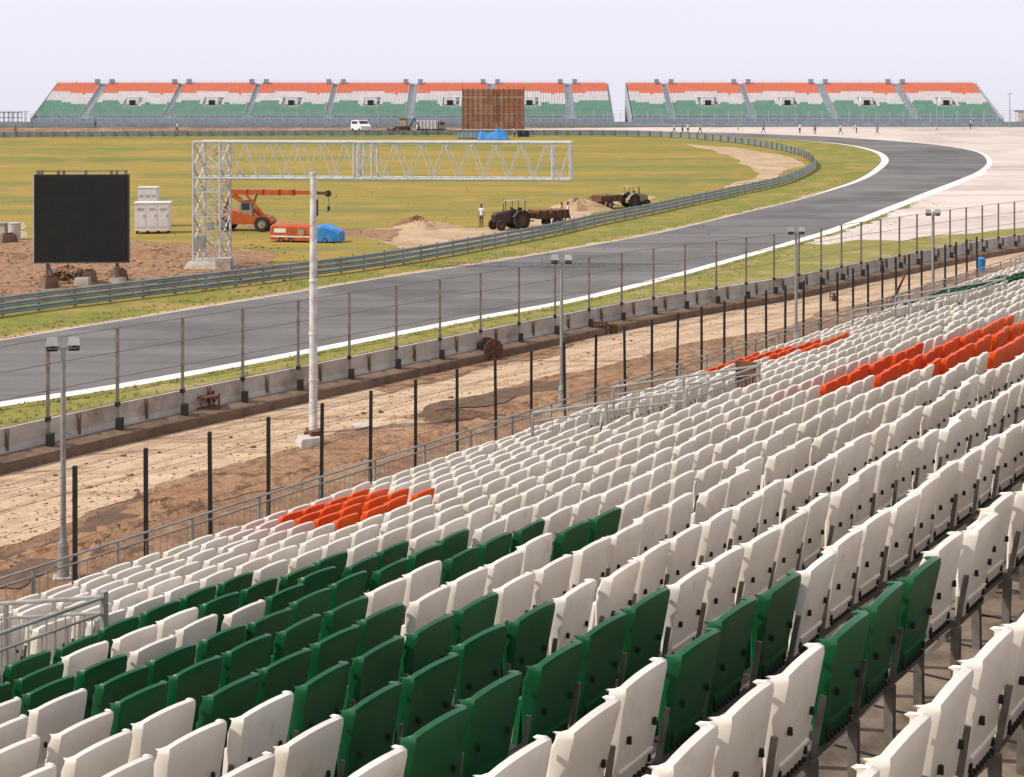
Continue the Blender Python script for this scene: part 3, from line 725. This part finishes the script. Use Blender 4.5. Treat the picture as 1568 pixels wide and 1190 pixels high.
# ------------------------------------------------------------ far grandstands
def far_proto():
    V=[];Fq=[];Mi=[]
    def bx(cx,cy,cz,dx,dy,dz,mi):
        o=len(V)
        for z in(-.5,.5):
            for x,y in((-.5,-.5),(.5,-.5),(.5,.5),(-.5,.5)): V.append((cx+x*dx,cy+y*dy-(z>0)*(-.03),cz+z*dz))
        for f in[(4,5,6,7),(0,1,5,4),(1,2,6,5),(2,3,7,6),(3,0,4,7)]: Fq.append(tuple(o+k for k in f)); Mi.append(mi)
    bx(0,.2,.62,.47,.06,.5,-1); bx(0,0,.40,.45,.40,.05,-1)
    return np.array(V),np.array(Fq),np.array(Mi)
NR=18
def far_stand(x0,x1,aisle0,name):
    par=empty(name); mb=MB(); Y0=281;z0=7.35;pt=.8;rs=.37
    for r in range(NR):
        y=Y0+r*pt;z=z0+r*rs
        mb.box(((x0+x1)/2,y+pt/2,z-rs/2-.003*r),(x1-x0,pt,rs),0)
    for x in(x0-.08,x1+.08):
        vs=[(x-.07,Y0-1.3,5.6),(x-.07,Y0+NR*pt,5.6),(x-.07,Y0+NR*pt,z0+NR*rs+.3),(x-.07,Y0-1.3,z0)]
        mb.add(vs+[(a+.14,b,c) for a,b,c in vs],[(3,2,1,0),(4,5,6,7),(0,1,5,4),(1,2,6,5),(2,3,7,6),(3,0,4,7)],0)
    mb.box(((x0+x1)/2,Y0+NR*pt+.1,10),(x1-x0,.2,8.6),0)
    mb.box(((x0+x1)/2,Y0-.9,z0-1.0),(x1-x0,1.7,1.6),1)
    n=int((x1-x0)/2)
    for i in range(n+1):
        x=x0+(x1-x0)*i/n
        mb.bar((x,Y0-1.8,z0-.3),(x,Y0-1.8,z0+.75),.04,0,4)
        if i%2==0: mb.bar((x,Y0+NR*pt,z0+NR*rs),(x,Y0+NR*pt,z0+NR*rs+.8),.04,0,4)
        mb.box((x,Y0-1.77,z0-1.0),(.18,.06,1.6),0)
    for z in(z0+.75,z0+.4): mb.bar((x0,Y0-1.8,z),(x1,Y0-1.8,z),.035,0,4)
    mb.bar((x0,Y0+NR*pt,z0+NR*rs+.8),(x1,Y0+NR*pt,z0+NR*rs+.8),.03,0,4)
    ai=[aisle0+16.0*k for k in range(-2,12) if x0+1<aisle0+16.0*k<x1-1]
    for a in ai:
        for dx in(-1.5,1.5):
            mb.box((a+dx,Y0+NR*pt-.3,z0+NR*rs+.75),(.95,.6,.9),2)
            mb.bar((a+dx*.4,Y0,z0+.9),(a+dx*.4,Y0+NR*pt,z0+NR*rs+.9),.03,0,4)
    cs=[a+8 for a in ai if a+8<x1-3]
    if ai and ai[0]-8>x0+3: cs.insert(0,ai[0]-8)
    for c in cs:
        y=Y0+8*pt; z=z0+8*rs
        mb.box((c,y,z-.1),(2.4,1.6,2.3),3); mb.box((c,y-.85,z-.25),(1.2,.16,1.5),4)
        mb.box((c,y-1.9,z-.9),(3.0,.1,.7),3)
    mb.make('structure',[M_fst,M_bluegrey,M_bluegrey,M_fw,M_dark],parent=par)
    pos=[];col=[]
    for r in range(NR):
        x=x0+.5
        while x<x1-.4:
            da=min([abs(x-a) for a in ai]+[99]); dc=min([abs(x-c) for c in cs]+[99])
            if da>.75 and not(dc<1.7 and 5<=r<=9):
                pos.append((x,Y0+r*pt+.3,z0+r*rs))
                ph=((x-(ai[0] if ai else x0))/16.0)%1
                orange=11.4+.9*math.sin(ph*math.pi)-(1.0*max(0,1-abs(ph-.8)/.2))
                green=6.9+1.1*math.sin(ph*2*math.pi-.6)-(.8*max(0,1-dc/4))
                c=2 if r>=orange else (1 if r<green else 0)
                if dc<3.0-.3*abs(r-8) and 5<=r<=11: c=0
                col.append(c)
            x+=.55
    N=len(pos)
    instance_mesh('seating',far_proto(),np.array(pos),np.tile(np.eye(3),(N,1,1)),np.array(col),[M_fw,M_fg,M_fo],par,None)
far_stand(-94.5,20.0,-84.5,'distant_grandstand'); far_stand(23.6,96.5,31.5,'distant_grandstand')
fw=[Vector((x,274+.8*math.sin(x*.02)-max(0,(-x-60))*.02)) for x in range(-200,260,6)]
mb=MB(); sweep(mb,fw,[(-.2,0),(-.2,1.0),(.2,1.0),(.2,0)],0)
sweep(mb,[p-Vector((0,1.2)) for p in fw],[(-.04,.25),(-.04,.75),(.04,.75),(.04,.25)],1)
mb.make('distant_barrier',[M_bluegrey,M_rail])
mb=MB()
for p,d in along(fw,2.6): mb.box((p.x,p.y,T(p.y)+1.6),(.09,.09,3.2),0)
for z in(1.8,2.5,3.15): sweep(mb,fw,[(0,z),(.02,z+.03),(-.02,z+.03)],0)
mb.make('distant_debris_fence',[M_fst])
def lamp(px,py,h):
    mb=MB(); mb.bar((0,0,0),(0,0,h),.09,0,8,.06); mb.box((.25,0,h),(.6,.2,.12),0,None,(.8,.8)); mb.box((-.25,0,h+.02),(.4,.2,.1),0,None,(.8,.8)); mb.box((0,0,.1),(.4,.4,.2),0,None,(.7,.7))
    p=G(px,py); mb.make('street_lamp',[M_galv],(p.x,p.y,T(p.y)))
for px,py,h in((1550,196,6.5),(328,206,5),(288,198,3),(1133,200,4),(1438,200,6),(600,199,5),(40,196,3)): lamp(px,py,h)
mb=MB()
for i in range(9): mb.bar((i*.9,0,0),(i*.9,0,2.8),.07,0,5); mb.bar((i*.9,2,0),(i*.9,2,2.8),.07,0,5)
for z in(.9,1.8,2.8): mb.bar((0,0,z),(7.2,0,z),.06,0,5); mb.bar((0,2,z),(7.2,2,z),.06,0,5)
mb.box((3.6,1,2.9),(7.6,2.4,.12),1)
mb.make('steel_shelter',[M_galv,M_conc],(-103,276,5.6))
mb=MB()
for i in range(6): mb.bar((i*1.2,0,0),(i*1.2,0,3.2),.06,0,5)
for z in(1.0,2.1,3.2): mb.bar((0,0,z),(6,0,z),.05,0,5)
mb.box((3,1.5,1.6),(5,2,3),1,None,(.96,.96)); mb.box((3,1.5,3.15),(5.3,2.3,.12),0)
mb.make('site_cabin',[M_galv,M_fw],(98.5,278,5.6))
mb=MB()
for i in range(60):
    x=-95+i*3.1
    p=G(CX+x/255*F,206.5); mb.bar((p.x,p.y,T(p.y)),(p.x,p.y,T(p.y)+1.0),.05,0,4)
mb.make('marker_posts',[M_white])

# ------------------------------------------------------------ people
def person_mesh(kind):
    vs=[];rad=[];ed=[]
    def v(x,y,z,r,par=None):
        vs.append((x,y,z));rad.append(r); i=len(vs)-1
        if par is not None: ed.append((par,i))
        return i
    lean=.0; st=.0; arm=0
    if kind=='walk': st=.22;arm=.2
    if kind=='bend': lean=.35
    pel=v(0,0,.95,.125); sp=v(0,lean*.3,1.12,.12,pel); ch=v(0,lean*.75,1.33-lean*.12,.145,sp)
    nk=v(0,lean*1.05+.01,1.49-lean*.28,.06,ch); h1=v(0,lean*1.2+.02,1.58-lean*.32,.082,nk); h2=v(0,lean*1.3+.02,1.67-lean*.36,.098,h1); h3=v(0,lean*1.35+.01,1.74-lean*.38,.07,h2)
    hd=vs[h2]
    v(0,hd[1]+.11,hd[2]-.03,.014,h2)
    cy,cz=vs[ch][1],vs[ch][2]
    for s in(-1,1):
        sh=v(s*.18,cy,cz+.08,.065,ch); ya=cy+s*arm+lean*.2
        el=v(s*.235,cy+s*arm*.4-.02+lean*.2,cz-.2,.045,sh); wr=v(s*.25,ya+.07,cz-.43,.029,el); pa=v(s*.25,ya+.09,cz-.50,.034,wr)
        for k in range(4):
            f1=v(s*.25,ya+.065+.02*k,cz-.55,.010,pa); v(s*.243,ya+.07+.02*k,cz-.60+.006*abs(k-1.5),.008,f1)
        t1=v(s*.232,ya+.135,cz-.51,.011,pa); v(s*.225,ya+.15,cz-.55,.009,t1)
        hp=v(s*.095,0,.88,.105,pel); kn=v(s*.11,s*-st*.6+.03,.50,.066,hp); an=v(s*.115,s*-st*1.4,.09,.045,kn); v(s*.12,s*-st*1.4+.15,.045,.042,an)
    me=bpy.data.meshes.new('p'); me.from_pydata(vs,ed,[]); o=bpy.data.objects.new('p',me); scene.collection.objects.link(o)
    md=o.modifiers.new('s','SKIN'); md.use_smooth_shade=True
    if not me.skin_vertices: 
        bm=bmesh.new(); bm.from_mesh(me); bm.verts.layers.skin.verify(); bm.to_mesh(me); bm.free()
    for i,r in enumerate(rad): me.skin_vertices[0].data[i].radius=(r,r*(.72 if i in(pel,sp,ch) else 1)); me.skin_vertices[0].data[i].use_root=(i==0)
    o.modifiers.new('u','SUBSURF').levels=1
    bpy.context.view_layer.update()
    dg=bpy.context.evaluated_depsgraph_get(); ev=o.evaluated_get(dg); m2=bpy.data.meshes.new_from_object(ev)
    bpy.data.objects.remove(o)
    bm=bmesh.new(); bm.from_mesh(m2)
    for f in bm.faces: 
        c=f.calc_center_median(); arm_=abs(c.x)>.2 and c.z<cz-.12 and c.z>cz-.75
        f.material_index=3 if c.z<.085 else 0 if (c.z>vs[nk][2]-.01 and abs(c.x)<.13) else (0 if arm_ else (1 if c.z>.93 else 2)); f.smooth=True
    def sph(c,r,sc,mi):
        g=bmesh.ops.create_uvsphere(bm,u_segments=10,v_segments=7,radius=r,matrix=Matrix.Translation(c)@Matrix.Diagonal((*sc,1)))
        for f in {f for q in g['verts'] for f in q.link_faces}: f.material_index=mi; f.smooth=True
    sph((0,hd[1]-.02,hd[2]+.035),.104,(.92,1,.85),3)
    for s in(-1,1):
        sph((s*.034,hd[1]+.085,hd[2]+.0),.012,(1,1,1),3); sph((s*.092,hd[1],hd[2]-.01),.022,(.4,.8,1.2),0)
    sph((0,hd[1]+.082,hd[2]-.062),.018,(1.3,.6,.3),3)
    bm.to_mesh(m2); bm.free(); idx=[p.material_index for p in m2.polygons]; m2.materials.clear(); return m2,idx
PM={k:person_mesh(k) for k in('stand','walk','bend')}
def person(px,py,kind='stand',shirt=0,tr=0,rz=0,sc=1.0):
    me=PM[kind][0].copy(); me.name='worker'
    for m in(M_skin,SH[shirt],TR[tr],M_hair): me.materials.append(m)
    me.polygons.foreach_set('material_index',PM[kind][1])
    p=G(px,py); o=bpy.data.objects.new('worker',me); scene.collection.objects.link(o); o.location=(p.x,p.y,T(p.y)); o.rotation_euler=(0,0,rz); o.scale=(sc,)*3
for a in [(739,349,'stand',0,1,2.5),(872,345,'walk',0,0,1.2),(862,346,'stand',3,1,4),(1035,205,'walk',0,0,1),(1048,205,'stand',1,0,2),(1056,205,'stand',0,1,3),(1075,205,'walk',3,0,1),(1172,205,'walk',1,0,4),
          (1228,205,'stand',0,0,2),(1251,206,'stand',2,0,3),(1290,206,'walk',0,0,4.5),(1315,205,'bend',0,0,1.5),(1347,206,'walk',1,0,1.7),(24,210,'stand',2,0,3),(146,197,'stand',1,0,0),(272,203,'walk',0,0,2),(790,211,'bend',0,0,2),(1490,198,'stand',0,0,1)]:
    person(*a,sc=1.06)

# ------------------------------------------------------------ world, sun, camera
sv=Vector((-.85,-.30,.98)).normalized()
el=math.asin(sv.z); az=math.atan2(sv.x,sv.y)
w=bpy.data.worlds.new('World'); scene.world=w; w.use_nodes=True; N=w.node_tree.nodes; Lk=w.node_tree.links
bg=N['Background']; sky=N.new('ShaderNodeTexSky'); sky.sky_type='NISHITA'; sky.sun_disc=False; sky.sun_elevation=el; sky.sun_rotation=az
sky.air_density=1.0; sky.dust_density=2.0; sky.ozone_density=2.0
mx=N.new('ShaderNodeMix'); mx.data_type='RGBA'; mx.inputs[0].default_value=.74; mx.inputs[7].default_value=(9.6,9.35,10.7,1)
Lk.new(sky.outputs[0],mx.inputs[6]); Lk.new(mx.outputs[2],bg.inputs[0]); bg.inputs[1].default_value=.11
sd=bpy.data.lights.new('sun','SUN'); sd.energy=3.9; sd.angle=math.radians(.6); sd.color=(1,.925,.81)
so=bpy.data.objects.new('sun',sd); scene.collection.objects.link(so); so.rotation_euler=sv.to_track_quat('Z','Y').to_euler(); so.location=(0,0,60)
cd=bpy.data.cameras.new('camera'); co=bpy.data.objects.new('camera',cd); scene.collection.objects.link(co); scene.camera=co
co.location=(0,0,H); co.rotation_euler=(math.pi/2,0,0); cd.sensor_width=36; cd.lens=36*F/1572; cd.shift_y=-(596.5-HY)/1572; cd.clip_end=6000; cd.clip_start=.1
scene.view_settings.view_transform='Standard'; scene.view_settings.look='None'; scene.view_settings.exposure=0
